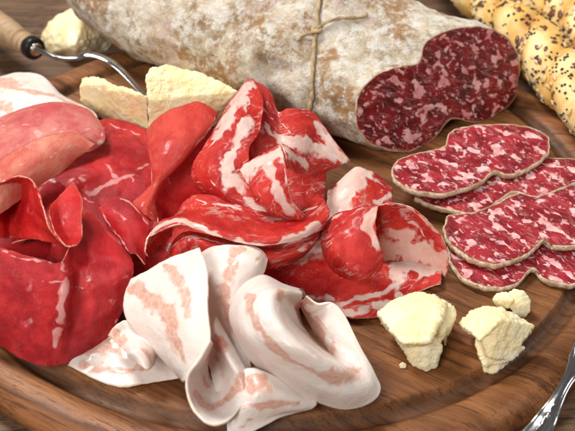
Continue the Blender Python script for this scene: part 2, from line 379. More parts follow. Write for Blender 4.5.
cured_slice('orange-pink ham slice curling over at the left, its pointed tip facing right', 'pale_ham', [
 [[(-30,176,2.8),(0,160,3.1),(25,145,3.3),(50,135,3.4),(75,133,3.3),(97,145,2.9)],
  [(-30,190,3.2),(0,175,3.4),(25,161,3.5),(48,150,3.5),(70,146,3.3),(88,151,2.8)],
  [(-30,210,3.0),(0,195,3.1),(22,180,3.1),(45,169,3.0),(62,162,2.8),(78,157,2.5)],
  [(-30,230,2.3),(0,215,2.4),(25,198,2.3),(45,182,2.2),(60,173,2.2),(70,164,2.1)]]],
 veins=[([(10,172),(28,160),(40,152)], .025), ([(48,160),(62,150)], .02)], cat=HAM)
cured_slice('dark red bresaola slice with a branching white vein, under the pink ham tip', 'dark_bresaola', [
 [[(60,140,1.2),(90,124,1.6),(115,119,1.7),(140,127,1.5),(165,140,1.0)],
  [(45,165,1.2),(75,150,1.7),(110,144,1.9),(140,150,1.6),(165,165,1.1)],
  [(40,190,1.3),(70,180,1.9),(105,175,2.0),(135,180,1.7),(160,195,1.1)],
  [(40,215,1.0),(70,210,1.3),(100,208,1.3),(130,210,1.1),(155,220,.8)]]],
 veins=[([(88,194),(104,186),(114,181),(130,175),(149,162)], .14), ([(118,179),(112,170),(104,163)], .07), ([(130,175),(138,186)], .08), ([(79,176),(86,184)], .08), ([(108,122),(122,128),(140,134)], .07), ([(104,126),(100,132)],.05)], cat='bresaola', group=GB)
cured_slice('salmon red bresaola slice standing up in a tall rounded curl in front of the cheese', 'lit_bresaola', [
 [[(146,131,2.6),(160,115,3.0),(180,105,3.3),(200,102,3.3),(219,113,3.0)],
  [(147,150,2.8),(163,143,3.3),(182,135,3.5),(198,130,3.4),(210,131,3.0)],
  [(152,168,2.7),(160,168,2.9),(168,168,2.9),(176,167,2.8),(183,162,2.6)],
  [(152,184,2.4),(154.5,185,2.5),(157,185,2.5),(160,184,2.45),(163,181,2.4)],
  [(133,202,2.2),(139,204,2.35),(145,204,2.4),(150,202,2.35),(155,199,2.2)],
  [(131,207,2.0),(138,212,2.15),(145,214,2.2),(150,212,2.15),(156,208,2.0)],
  [(140,213,1.8),(146,217,1.9),(151,220,1.9),(155,221,1.8),(159,220,1.6)]]],
 veins=[([(219,114),(210,131),(199,152)], .03), ([(152,213),(157,221)], .07)], flat=.8, cat='bresaola', group=GB)
cured_slice('dark red bresaola slice lying in the hollow between the tall curl and the peaked coppa', 'bresaola', [
 [[(150,160,2.3),(170,160,2.3),(190,150,2.4),(205,135,2.4),(222,120,2.4)],
  [(151,182,2.2),(168,176,1.9),(188,168,1.9),(206,158,2.0),(225,150,2.2)],
  [(153,200,2.0),(168,195,1.5),(188,188,1.4),(208,180,1.6),(228,175,1.8)],
  [(157,220,1.8),(170,212,1.3),(188,206,1.2),(208,200,1.3),(228,200,1.3)],
  [(158,228,1.5),(172,222,1.2),(190,220,1.1),(210,215,1.1),(228,215,1.1)]]], flat=1, cat='bresaola', group=GB)
cured_slice('small dark red bresaola slice in a rounded hump left of the white fold', 'dark_bresaola', [
 [[(99,204,2.0),(109,197,2.3),(122,196,2.4),(136,207,2.3),(151,224,1.9)],
  [(101,215,2.0),(112,212,2.5),(124,213,2.6),(137,222,2.4),(150,236,1.8)],
  [(113,231,1.8),(120,229,2.2),(128,231,2.3),(137,240,2.0),(147,252,1.5)],
  [(130,254,1.8),(133,254,1.85),(137,256,1.8),(141,260,1.6),(145,266,1.2)]]],
 veins=[([(99,204),(101,215),(113,231),(130,254)], .035),([(122,197),(136,207),(150,224)], .03)], cat='bresaola', group=GB)
cured_slice('red bresaola slice bent into an arch at the left edge of the picture', 'bresaola', [
 [[(-25,192,3.0),(0,182,3.4),(17,177,3.6),(31,179,3.6),(40,192,3.5)],
  [(-25,202,2.4),(0,192,2.6),(14,190,2.3),(27,190,3.0),(45,212,3.4)],
  [(-25,222,1.8),(0,215,1.9),(11,212,1.6),(26,213,2.4),(52,231,3.2)],
  [(-25,245,1.5),(0,240,1.5),(13,238,1.3),(34,240,2.2),(66,246,2.7)]]],
 veins=[([(31,179),(40,192),(45,212),(52,231)], .03)], flat=1, cat='bresaola', group=GB)
cured_slice('small cupped red bresaola slice with a pointed tip beside the arch', 'bresaola', [
 [[(50,206,2.8),(58,197,2.8),(65,189,2.9),(73,180,3.1)],
  [(48,213,3.0),(58,208,2.7),(68,205,2.7),(83,198,3.0)],
  [(52,228,3.1),(60,226,2.5),(70,225,2.5),(83,216,2.8)],
  [(59,239,3.0),(67,238,2.5),(74,236,2.5),(83,230,2.7)],
  [(66,247,2.8),(72,247,2.8),(77,245,2.8),(81,240,2.7)]]],
 veins=[([(73,180),(83,198),(83,216)], .03)], flat=1, cat='bresaola', group=GB)
cured_slice('dark red bresaola slice showing behind the pointed cup, below the orange-pink ham', 'dark_bresaola', [
 [[(20,190,1.6),(38,178,1.9),(50,174,2.0),(62,184,1.9),(75,196,1.5)],
  [(20,210,1.4),(38,200,1.7),(50,196,1.8),(62,200,1.7),(75,212,1.3)],
  [(10,245,1.2),(35,238,1.6),(50,235,1.7),(66,235,1.5),(78,240,1.2)]]],
 veins=[([(46,175),(55,182)], .05)], cat='bresaola', group=GB)
cured_slice('dark red bresaola slice sloping down between the pointed cup and the rounded hump', 'dark_bresaola', [
 [[(60,186,1.2),(80,191,1.5),(95,202,1.7),(108,218,1.6)],
  [(58,218,1.5),(82,222,1.8),(105,235,1.8),(122,243,1.6)],
  [(50,245,1.8),(80,250,2.0),(108,256,1.9),(133,257,1.6)],
  [(50,275,1.1),(85,275,1.2),(110,272,1.2),(128,268,1.1)]]],
 veins=[([(82,196),(95,203),(108,218),(122,243)], .03)], cat='bresaola', group=GB)
cured_slice('broad red bresaola slice with one white vein, draped over the front left of the pile', 'dark_bresaola', [
 [[(-25,246,2.6),(0,248,2.9),(22,254,3.0),(42,259,3.05),(60,262,3.1),(72,240,2.3),(86,212,1.75),(104,222,1.6),(123,245,1.5)],
  [(-25,272,2.3),(0,275,2.5),(22,279,2.6),(44,282,2.65),(65,281,2.8),(77,277,2.2),(94,273,2.1),(115,268,1.95),(134,267,1.7)],
  [(-25,302,1.6),(0,305,1.8),(20,308,1.85),(42,311,1.9),(64,311,2.05),(76,308,1.55),(94,304,1.55),(112,300,1.45),(128,297,1.2)],
  [(-25,328,.9),(0,332,1.0),(18,338,1.0),(38,342,1.0),(58,342,1.1),(72,338,.95),(88,334,.95),(103,327,.9),(115,327,.7)],
  [(-25,336,.35),(0,345,.35),(16,356,.32),(34,364,.3),(50,367,.3),(66,364,.3),(84,356,.3),(98,347,.35),(108,338,.4)]]],
 veins=[([(62,258),(66,272),(66,290),(61,305),(60,322)], .14), ([(57,332),(56,348)], .12), ([(66,285),(85,287),(97,277)], .035), ([(134,268),(128,297),(114,328)], .04), ([(-5,250),(22,255),(42,261),(58,265)], .04), ([(36,281),(50,283),(63,280)], .03)], flat=1, cat='bresaola', group=GB)
cured_slice('dark red bresaola slice lying lowest, half hidden in the gaps of the left pile', 'dark_bresaola', [
 [[(-30,150,.5),(40,135,.8),(100,130,.8),(160,135,.7),(220,150,.5)],
  [(-30,200,.7),(40,190,.9),(100,190,.9),(160,190,.8),(225,200,.6)],
  [(-30,260,.6),(40,260,.8),(100,260,.8),(150,255,.8),(200,255,.5)],
  [(-20,325,.3),(30,330,.3),(80,325,.3),(120,305,.3),(150,290,.3)]]], flat=1, cat='bresaola', group=GB, step=.15)

# --- middle: coppa
cured_slice('marbled coppa slice spreading a dark wavy wing toward the salami', 'plain_coppa', [
 [[(238,104,2.5),(250,81,3.1),(268,89,3.2),(278,111,2.9),(288,109,3.0),(310,110,2.8),(322,123,2.4),(335,141,1.9),(351,162,1.2)],
  [(238,120,2.7),(252,108,3.1),(268,114,3.1),(279,128,2.6),(290,128,2.8),(307,128,2.6),(317,139,2.1),(329,152,1.7),(342,166,1.2)],
  [(238,145,2.6),(252,140,2.8),(266,142,2.7),(279,146,2.4),(292,147,2.4),(302,149,2.2),(310,156,1.8),(319,163,1.5),(327,171,1.1)],
  [(240,180,2.0),(255,180,2.0),(268,180,1.9),(280,180,1.8),(289,179,1.7),(297,178,1.5),(303,178,1.3),(308,178,1.1),(312,177,1.0)]]],
 veins=[([(281,137),(300,142),(318,146),(334,156)], 0.351), ([(318,124),(328,138),(344,158)], 0.297), ([(258,92),(262,108),(275,120),(292,132)], 0.061), ([(266,100),(270,112)], 0.041), ([(262,120),(272,135),(290,140)], 0.108), ([(335,148),(346,162)], 0.270)],
 leans=[([(285,118),(305,122),(315,132)], .6)], flat=.8, cat='coppa', group=GC)
cured_slice('marbled coppa slice rising to the tallest peak, a white band down its left side', 'plain_coppa', [
 [[(243,86,3.2),(250,78,3.5),(258,84,3.5)],
  [(229,102,3.3),(242,98,3.8),(264,104,3.6)],
  [(216,127,3.2),(235,122,3.9),(260,130,3.6)],
  [(203,147,3.0),(225,145,3.6),(250,150,3.5)],
  [(194,162,2.7),(217,168,3.3),(252,169,3.2)],
  [(192,180,2.2),(222,190,2.9),(264,190,2.7)],
  [(202,193,1.9),(236,205,2.4),(284,208,2.3)],
  [(228,206,1.8),(264,218,2.0),(306,224,1.9)]]],
 veins=[([(246,84),(237,98),(230,114),(224,130)], 0.494), ([(249,118),(244,130),(234,148),(226,165),(230,182)], 0.286), ([(220,132),(208,148)], 0.091), ([(236,176),(246,196),(262,212)], 0.208), ([(250,84),(248,104),(247,122)], 0.078), ([(205,172),(222,198)], 0.039)],
 leans=[([(215,150),(205,170),(220,190)], .6),([(236,120),(232,136)],.3)], flat=.8, cat='coppa', group=GC)
cured_slice('pale triangular coppa fold with a sharp ridge turned back at its right edge', 'plain_coppa', [
 [[(238,168,3.4),(258,156,3.9),(280,143,4.3)],
  [(245,181,3.4),(264,170,3.9),(285,158,4.3)],
  [(256,198,3.2),(272,190,3.6),(288,181,4.0)],
  [(274,213,2.8),(284,208,3.1),(293,201,3.4)],
  [(299,223,2.3),(303,221,2.5),(307,216,2.7)]],
 [[(280,143,4.25),(288,146,4.1),(300,154,3.5),(315,163,2.9),(332,165,2.2)],
  [(284,152,4.15),(292,160,3.8),(303,166,3.2),(315,170,2.7),(330,169,2.1)],
  [(287,168,3.9),(295,173,3.3),(304,175,2.9),(313,175,2.5),(324,173,2.0)]]],
 veins=[([(246,170),(264,159),(279,147)], 0.504), ([(266,162),(272,176),(280,196),(290,212)], 0.240), ([(255,186),(262,196)], 0.060), ([(284,148),(296,156),(306,163)], 0.240), ([(283,165),(288,182)], 0.060)],
 leans=[], flat=[.8,1], cat='coppa', group=GC)
cured_slice('deep red coppa slice seen inside the hollow under the triangular fold', 'plain_coppa', [
 [[(276,160,2.3),(300,164,2.3),(326,172,1.6)],
  [(280,190,2.3),(305,190,2.2),(325,190,1.5)],
  [(285,218,1.8),(308,218,1.9),(324,214,1.3)]]], flat=1, cat='coppa', group=GC)
cured_slice('long coppa slice lying across like a spoon with a white stripe near its lower edge', 'plain_coppa', [
 [[(177,216,1.9),(184,202,2.3),(198,194,2.5),(225,199,2.4),(260,211,2.3),(295,213,2.3),(318,194,2.3)],
  [(170,219,2.2),(185,212,2.4),(205,207,2.5),(232,213,2.5),(262,223,2.5),(295,223,2.6),(328,204,2.4)],
  [(160,222,2.6),(182,217,2.9),(208,224,3.1),(235,233,3.1),(265,238,3.0),(298,233,2.9),(330,214,2.5)],
  [(147,238,2.6),(178,225,3.0),(208,234,3.0),(238,242,3.0),(268,246,2.9),(300,240,2.7),(322,230,2.3)]],
 [[(147,238,2.55),(156,226,2.7),(166,221,2.7),(176,219,2.6)],
  [(144,250,2.2),(154,238,2.2),(163,231,2.1),(172,226,2.0)],
  [(148,258,1.7),(156,250,1.6),(164,242,1.5),(172,236,1.4)]]],
 veins=[([(152,230),(166,222),(182,220),(200,228),(220,236)], 0.163), ([(228,240),(258,245),(296,239),(322,224)], 0.138), ([(196,197),(206,202),(192,208)], 0.050), ([(215,202),(240,209)], 0.100), ([(300,212),(318,205)], 0.075)],
 leans=[([(230,225),(290,228)], .7)], flat=[.9,1], cat='coppa', group=GC)
cured_slice('coppa slice folded under the spoon-shaped one, its pale edge ragged', 'coppa', [
 [[(165,262,1.5),(172,243,2.0),(186,232,2.3),(210,236,2.3),(240,244,2.3),(275,249,2.3),(305,243,2.1),(322,228,1.9)],
  [(168,268,1.6),(178,250,2.3),(192,241,2.6),(212,245,2.6),(240,252,2.6),(272,257,2.5),(300,252,2.2),(316,242,1.8)],
  [(175,285,1.0),(186,268,1.5),(200,262,1.8),(215,264,1.9),(240,268,1.9),(265,270,1.9),(285,266,1.7),(302,258,1.4)]]],
 veins=[([(172,246),(186,236),(210,240),(225,244)], .08), ([(300,251),(316,240)], .08)], flat=1, cat='coppa', group=GC)
cured_slice('red coppa slice in the shade beneath the middle rolls', 'coppa', [
 [[(160,200,.8),(230,195,1.0),(320,195,.8)],
  [(150,240,.8),(230,235,1.0),(320,235,.7)],
  [(150,280,.4),(230,280,.5),(300,270,.4)]]], flat=1, cat='coppa', group=GC, step=.15)
cured_slice('wide marbled coppa slice lying flat on the wood, white fat along its right side', 'plain_coppa', [
 [[(258,264,.7),(290,248,.9),(325,235,1.0),(365,225,.7),(400,235,.4),(425,245,.35),(440,258,.3)],
  [(262,276,.7),(295,268,.8),(330,262,.9),(370,258,.55),(400,256,.4),(425,258,.35),(441,266,.3)],
  [(275,292,.45),(300,290,.55),(335,288,.55),(372,286,.45),(402,278,.35),(425,273,.3),(442,276,.3)],
  [(290,305,.25),(312,311,.25),(345,318,.25),(378,317,.25),(402,302,.3),(425,289,.25),(441,284,.25)]]],
 veins=[([(285,257),(305,250),(322,245)], 0.525), ([(392,272),(405,262),(422,268),(432,258)], 0.750), ([(395,245),(410,245)], 0.625), ([(330,312),(350,300),(378,292),(396,285),(400,295)], 0.188), ([(315,308),(345,313),(368,308)], 0.250), ([(300,290),(308,296),(330,298)], 0.125), ([(376,305),(392,302)], 0.188)],
 leans=[([(290,278),(330,280),(370,282)], .7)], flat=.9, cat='coppa', group=GC)
cured_slice('marbled coppa slice rolled into a smooth tube beside its raised ruffled wall', 'coppa', [
 [[(325,224,1.6),(334,215,2.2),(345,210,2.6),(362,206,3.0),(380,205,3.0)],
  [(321,240,1.6),(332,236,2.5),(345,232,2.75),(360,228,2.95),(377,222,2.85)],
  [(324,256,1.5),(335,254,2.5),(348,252,2.45),(362,248,2.6),(380,242,2.5)],
  [(331,268,1.2),(340,269,1.7),(351,270,2.0),(366,267,2.1),(385,255,1.9)],
  [(340,276,.8),(347,279,1.1),(356,281,1.4),(368,280,1.6),(381,270,1.4)]],
 [[(366,207,2.3),(380,204,2.75),(397,203,2.6),(414,208,2.4),(430,222,2.0),(444,238,1.5)],
  [(366,222,1.8),(381,220,2.1),(399,219,2.0),(416,224,1.8),(432,236,1.5),(448,252,1.1)],
  [(366,244,1.1),(384,242,1.2),(403,242,1.1),(420,246,1.0),(434,254,.8),(449,266,.6)],
  [(366,270,.15),(386,270,.15),(404,268,.15),(421,268,.15),(435,272,.15),(446,278,.15)]]],
 veins=[([(377,207),(368,216),(370,230),(378,246)], 0.200), ([(388,206),(404,205),(424,216),(446,240)], 0.075), ([(400,222),(414,226),(428,240)], 0.088), ([(395,254),(410,252),(425,256),(440,262)], 0.750), ([(394,236),(412,238)], 0.275), ([(325,224),(340,213)], 0.150)],
 leans=[([(340,240),(350,260)], .4)], flat=[.6,.9], cat='coppa', group=GC)
cured_slice('small peaked coppa slice, half white and half red, standing behind the tube', 'plain_coppa', [
 [[(327,192,1.1),(342,178,1.8),(356,166,2.2),(368,170,2.0),(380,177,1.6),(394,189,1.0)],
  [(326,205,1.2),(342,196,1.8),(356,190,2.1),(370,190,1.8),(382,193,1.4),(392,200,1.0)],
  [(324,228,1.0),(342,222,1.4),(358,216,1.6),(372,213,1.4),(384,212,1.1),(394,212,.8)]]],
 veins=[([(330,205),(340,190),(350,178),(354,170)], 0.910), ([(338,206),(352,192)], 0.390), ([(378,200),(390,196)], 0.234), ([(375,178),(390,190)], 0.065)], cat='coppa', group=GC)

# --- front: pancetta
cured_slice('white pancetta slice draped in a tall fold with two brown stripes and a looped foot', 'pancetta', [
 [[(131,280,1.8),(150,269,2.3),(172,257,2.7),(200,247,2.9)],
  [(124,300,1.7),(148,292,2.4),(175,283,2.9),(208,270,3.2)],
  [(128,322,1.5),(152,318,2.3),(178,310,2.9),(208,305,3.25)],
  [(150,346,1.2),(168,344,2.0),(188,341,2.7),(210,340,3.1)],
  [(172,369,.8),(179,368,1.5),(188,365,2.1),(200,359,2.6)],
  [(184,382,.4),(184,382,.9),(185,381,1.4),(187,377,1.9)]],
 [[(210,340,3.05),(200,358,2.6),(187,377,1.9),(188,398,1.3),(196,414,1.0),(210,425,.9),(228,421,.9),(245,402,.95),(250,384,1.1),(242,364,1.3),(229,340,1.6),(215,316,2.0)],
  [(212,342,2.7),(205,358,2.2),(196,375,1.5),(197,391,1.0),(203,403,.75),(212,411,.65),(224,408,.65),(236,393,.95),(240,380,1.25),(232,363,1.6),(222,343,2.0),(213,326,2.4)],
  [(212,345,2.0),(207,358,1.6),(202,371,1.1),(203,382,.7),(207,390,.5),(213,395,.4),(221,392,.4),(229,384,.8),(231,374,1.1),(226,360,1.4),(218,345,1.8),(212,333,2.2)],
  [(210,348,1.4),(208,358,1.1),(207,366,.8),(208,373,.5),(210,378,.35),(214,380,.3),(218,378,.3),(221,371,.35),(221,364,.5),(218,356,.7),(214,346,1.0),(210,338,1.4)]]],
 veins=[([(131,288),(146,296),(158,302),(168,318),(174,338),(182,356)], 0.230), ([(164,264),(176,276),(184,294),(188,316)], 0.172), ([(196,392),(205,405),(220,404),(236,388),(246,374)], 0.172), ([(214,330),(216,345),(212,358)], 0.253), ([(202,374),(206,382)], 0.149)],
 thick=.09, rag=.04, wave=.055, flat=[.6,1,1], cat='pancetta', group=GP, leans=[([(214,330),(216,345),(212,358)], .3)])
cured_slice('white pancetta slice in a narrow upright fold between two larger white ones', 'pancetta', [
 [[(198,256,2.0),(213,247,2.5),(238,245,2.8),(258,248,2.7),(268,258,2.3)],
  [(200,268,2.1),(216,263,2.7),(238,261,3.1),(256,262,2.9),(265,269,2.3)],
  [(203,290,1.9),(216,286,2.5),(232,286,2.7),(246,289,2.5),(256,292,1.9)],
  [(206,315,1.2),(218,315,1.6),(229,316,1.9),(240,320,1.8),(250,325,1.4)],
  [(219,345,.7),(228,345,1.0),(236,348,1.2),(243,352,1.2),(250,357,1.0)],
  [(236,372,.6),(240,373,.75),(244,374,.8),(248,375,.8),(252,377,.7)]]],
 veins=[([(240,248),(232,262),(226,282),(224,302),(230,325)], 0.253), ([(262,252),(256,262)], 0.069)], thick=.09, rag=.04, wave=.055, flat=.6, cat='pancetta', group=GP)
BOWL_o = [(300,290,2.4),(283,285,2.6),(262,276,2.8),(241,288,2.6),(230,311,2.2),(234,331,1.9),(246,355,1.4),(269,375,1.0),(293,391,.7),(318,402,.5),(345,409,.45),(369,403,.55),(380,390,.8),(374,372,1.2),(360,346,1.6),(345,316,1.9),(333,303,2.0),(318,304,2.0),(306,296,2.2)]
BOWL_m = [(300,292,2.7),(285,289,3.0),(268,287,3.3),(252,297,3.2),(246,314,3.0),(252,335,2.8),(266,353,2.5),(285,367,2.2),(305,379,1.9),(326,388,1.6),(346,392,1.4),(361,387,1.3),(367,377,1.3),(362,362,1.4),(350,342,1.6),(336,320,1.7),(325,309,1.8),(315,308,1.8),(305,298,2.1)]
BOWL_i = [(302,294,2.8),(290,293,3.1),(279,295,3.4),(275,304,3.5),(279,320,3.5),(291,336,3.3),(305,348,3.1),(320,359,2.7),(334,367,2.3),(345,373,1.9),(350,374,1.6),(350,369,1.4),(347,361,1.3),(340,350,1.3),(331,337,1.3),(320,323,1.4),(313,314,1.5),(308,310,1.6),(303,300,1.9)]
BOWL_d = [(301,304,1.5),(300,306,1.4),(298,309,1.3),(299,314,1.2),(302,324,1.0),(309,334,.9),(316,342,.85),(322,348,.8),(328,353,.8),(332,356,.8),(332,356,.8),(329,351,.8),(323,343,.85),(317,335,.9),(311,326,1.0),(306,316,1.1),(303,310,1.3),(301,305,1.5),(301,303,1.6)]
cured_slice('white pancetta slice curled into a large open bowl, an orange stripe round its rim', 'pancetta', [[BOWL_o, BOWL_m, BOWL_i, BOWL_d]],
 veins=[([(248,294),(252,312),(260,330),(275,350),(296,364),(318,374),(338,380)], 0.196), ([(284,294),(280,300)], 0.172), ([(304,320),(312,332),(322,345)], 0.575), ([(347,376),(354,370)], 0.253), ([(305,300),(298,312)], 0.345)],
 thick=.09, rag=.03, wave=.05, flat=1, cat='pancetta', group=GP)
cured_slice('low pancetta slice with pink streaks poking out at the bottom below the white bowl', 'pancetta', [
 [[(238,372,.9),(252,368,1.3),(275,376,1.3),(295,390,.9),(317,400,.5)],
  [(246,386,1.2),(259,387,1.6),(278,393,1.4),(298,400,1.0),(316,405,.5)],
  [(236,404,.9),(254,404,1.15),(275,405,1.0),(295,408,.7),(312,408,.4)],
  [(227,421,.4),(244,423,.45),(262,419,.4),(282,413,.4),(300,411,.3)],
  [(227,433,.2),(245,435,.2),(262,427,.2),(278,418,.2),(292,413,.2)]]],
 veins=[([(250,376),(262,380),(252,388)], .25), ([(240,408),(258,408),(278,404),(300,404)], .13), ([(236,425),(252,422)],.05)], thick=.09, rag=.04, wave=.04, cat='pancetta', group=GP)
cured_slice('pinkish pancetta slice glimpsed in the narrow gap between the white folds', 'pancetta', [
 [[(200,300,.9),(230,295,1.0),(280,300,.8)],
  [(205,350,.6),(235,345,.9),(290,350,.5)],
  [(215,395,.3),(245,395,.4),(280,385,.3)]]], veins=[([(225,320),(240,350),(248,380)], .8)], flat=1, cat='pancetta', group=GP, step=.12)
cured_slice('thin yellow-edged pancetta slice lying flat on the wood at the lower left', 'pancetta', [
 [[(78,345,.4),(100,335,.5),(125,330,.5),(150,335,.5),(175,350,.5)],
  [(72,357,.35),(97,352,.4),(125,352,.4),(150,357,.4),(176,367,.35)],
  [(68,366,.2),(97,381,.18),(122,388,.18),(147,384,.18),(180,379,.18)]]],
 veins=[([(90,348),(110,344),(130,345)], .38), ([(80,362),(100,368),(125,371),(145,366)], .2)], crust=1., thick=.09, flat=1, cat='pancetta', group=GP, rag=.05)
cured_slice('small twisted pancetta scrap with a yellow rind tip beside the dark bresaola edge', 'pancetta', [
 [[(108,336,1.1),(114,327,1.3),(124,320,1.4),(136,322,1.5),(147,334,1.45),(153,345,1.3)],
  [(117,344,1.05),(122,337,1.15),(130,333,1.2),(139,336,1.35),(148,345,1.35),(156,354,1.2)],
  [(126,352,1.2),(130,347,1.45),(137,345,1.5),(144,346,1.5),(150,350,1.4),(156,356,1.1)],
  [(128,355,1.3),(132,353,1.6),(139,352,1.65),(145,353,1.6),(150,355,1.45),(155,359,1.1)],
  [(130,358,1.1),(136,362,1.3),(142,367,1.35),(148,371,1.3),(152,367,1.2),(154,364,1.0)]]],
 veins=[([(116,330),(124,340)], .2), ([(146,352),(150,362)], .2), ([(140,328),(150,340)], .2)], crust=1., thick=.08, flat=1, cat='pancetta', rag=.04, group=GP)

# ------------------------------------------------------------------ board
def lathe(prof, n, name, mat, parent=None, center=(0,0), closed_bottom=True, bumps=0.):
    V, F = [], []
    for r, z in prof:
        for k in range(n):
            a = 2*math.pi*k/n; V.append((center[0]+r*math.cos(a), center[1]+r*math.sin(a), z))
    m = len(prof)
    for i in range(m-1):
        for k in range(n):
            F.append((i*n+k, i*n+(k+1)%n, (i+1)*n+(k+1)%n, (i+1)*n+k))
    F.append(tuple(range((m-1)*n, m*n))); F.append(tuple(reversed(range(n))))
    return mesh_obj(name, V, F, mat, parent)
BC = (-.478, 1.674)
prof = [(.5,0)]+[(r, 0) for r in (4,8,11,12,12.25)]+[(12.34,-.015),(12.40,-.06),(12.46,-.16),(12.55,-.30),(12.7,-.40),(12.88,-.42),(13.02,-.36),(13.12,-.24),(13.2,-.15),(13.32,-.08),(13.5,-.03),(13.8,-.01),(14.1,-.06),(14.4,-.2),(14.62,-.42),(14.72,-.68),(14.66,-.95),(14.5,-1.12),(14.2,-1.2),(12,-1.22)]
prof = list(reversed(prof))
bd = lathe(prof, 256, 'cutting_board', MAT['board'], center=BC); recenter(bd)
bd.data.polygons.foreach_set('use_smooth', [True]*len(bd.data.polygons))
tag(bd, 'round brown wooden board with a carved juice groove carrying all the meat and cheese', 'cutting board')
# table of three planks drawn as one sheet with real gaps
def box_planks():
    V, F = [], []
    y = -60
    rng = random.Random(5)
    while y < 90:
        w = 13.5
        z = -1.24-rng.random()*.04
        n = 40
        xs = np.linspace(-90, 90, n)
        for (yy, zz) in ((y, -4), (y, z-.25), (y+.18, z-.03), (y+.5, z), (y+w-.5, z), (y+w-.18, z-.03), (y+w, z-.25), (y+w, -4)):
            for x in xs: V.append((x, yy, zz))
        o = len(V)-8*n
        for a in range(7):
            for b in range(n-1): F.append((o+a*n+b, o+a*n+b+1, o+(a+1)*n+b+1, o+(a+1)*n+b))
        y += w+.25
    o = len(V)
    V += [(-90,-62,-4.1),(90,-62,-4.1),(90,92,-4.1),(-90,92,-4.1)]; F.append((o,o+1,o+2,o+3))
    return V, F
tv, tf = box_planks()
tag(mesh_obj('table', tv, tf, MAT['table'], smooth=False), kind='structure')

# ------------------------------------------------------------------ salami
def unproj_plane(px, py, p0, n):
    x = (px-287.5)/FP; y = -(py-215.5)/FP; s, c = math.sin(PITCH), math.cos(PITCH)
    d = Vector((x, c+y*s, -s+y*c)); return cam_pos+d*((p0-cam_pos).dot(n)/d.dot(n))
FACE = [(422,50),(425,42),(432,36),(443,31),(454,28),(475,25),(488,27),(500,32),(509,39),(515,47),(519,57),(520,68),(519,80),(517,92),(510,104),(500,113),(490,119),(479,123),(466,121),(454,119),(446,124),(439,132),(431,141),(422,147),(412,152),(402,153),(389,151),(377,147),(367,141),(360,134),(356,125),(355,115),(355,106),(356,98),(361,89),(368,81),(378,73),(390,68),(404,65),(414,64),(420,60)]
p0 = at(402,153,.05); nrm = Vector((.50,-.74,.40)).normalized()
F3 = [unproj_plane(x, y, p0, nrm) for x, y in FACE]
F3 = [Vector(v) for v in catmull(np.array([tuple(v) for v in F3+F3[:1]]), np.linspace(0, len(F3), 161)[:-1])]
def in_plane(v, o, ax, ay): d = v-o; return d.dot(ax), d.dot(ay)
cen = sum(F3, Vector())/len(F3)
F3 = [v+(v-cen).normalized()*(.06*mn.noise(v*1.3)+.05*mn.noise(v*3.5)) for v in F3]
axis = (at(140,-12,2.6)-cen); AL = axis.length+4; axis.normalize()
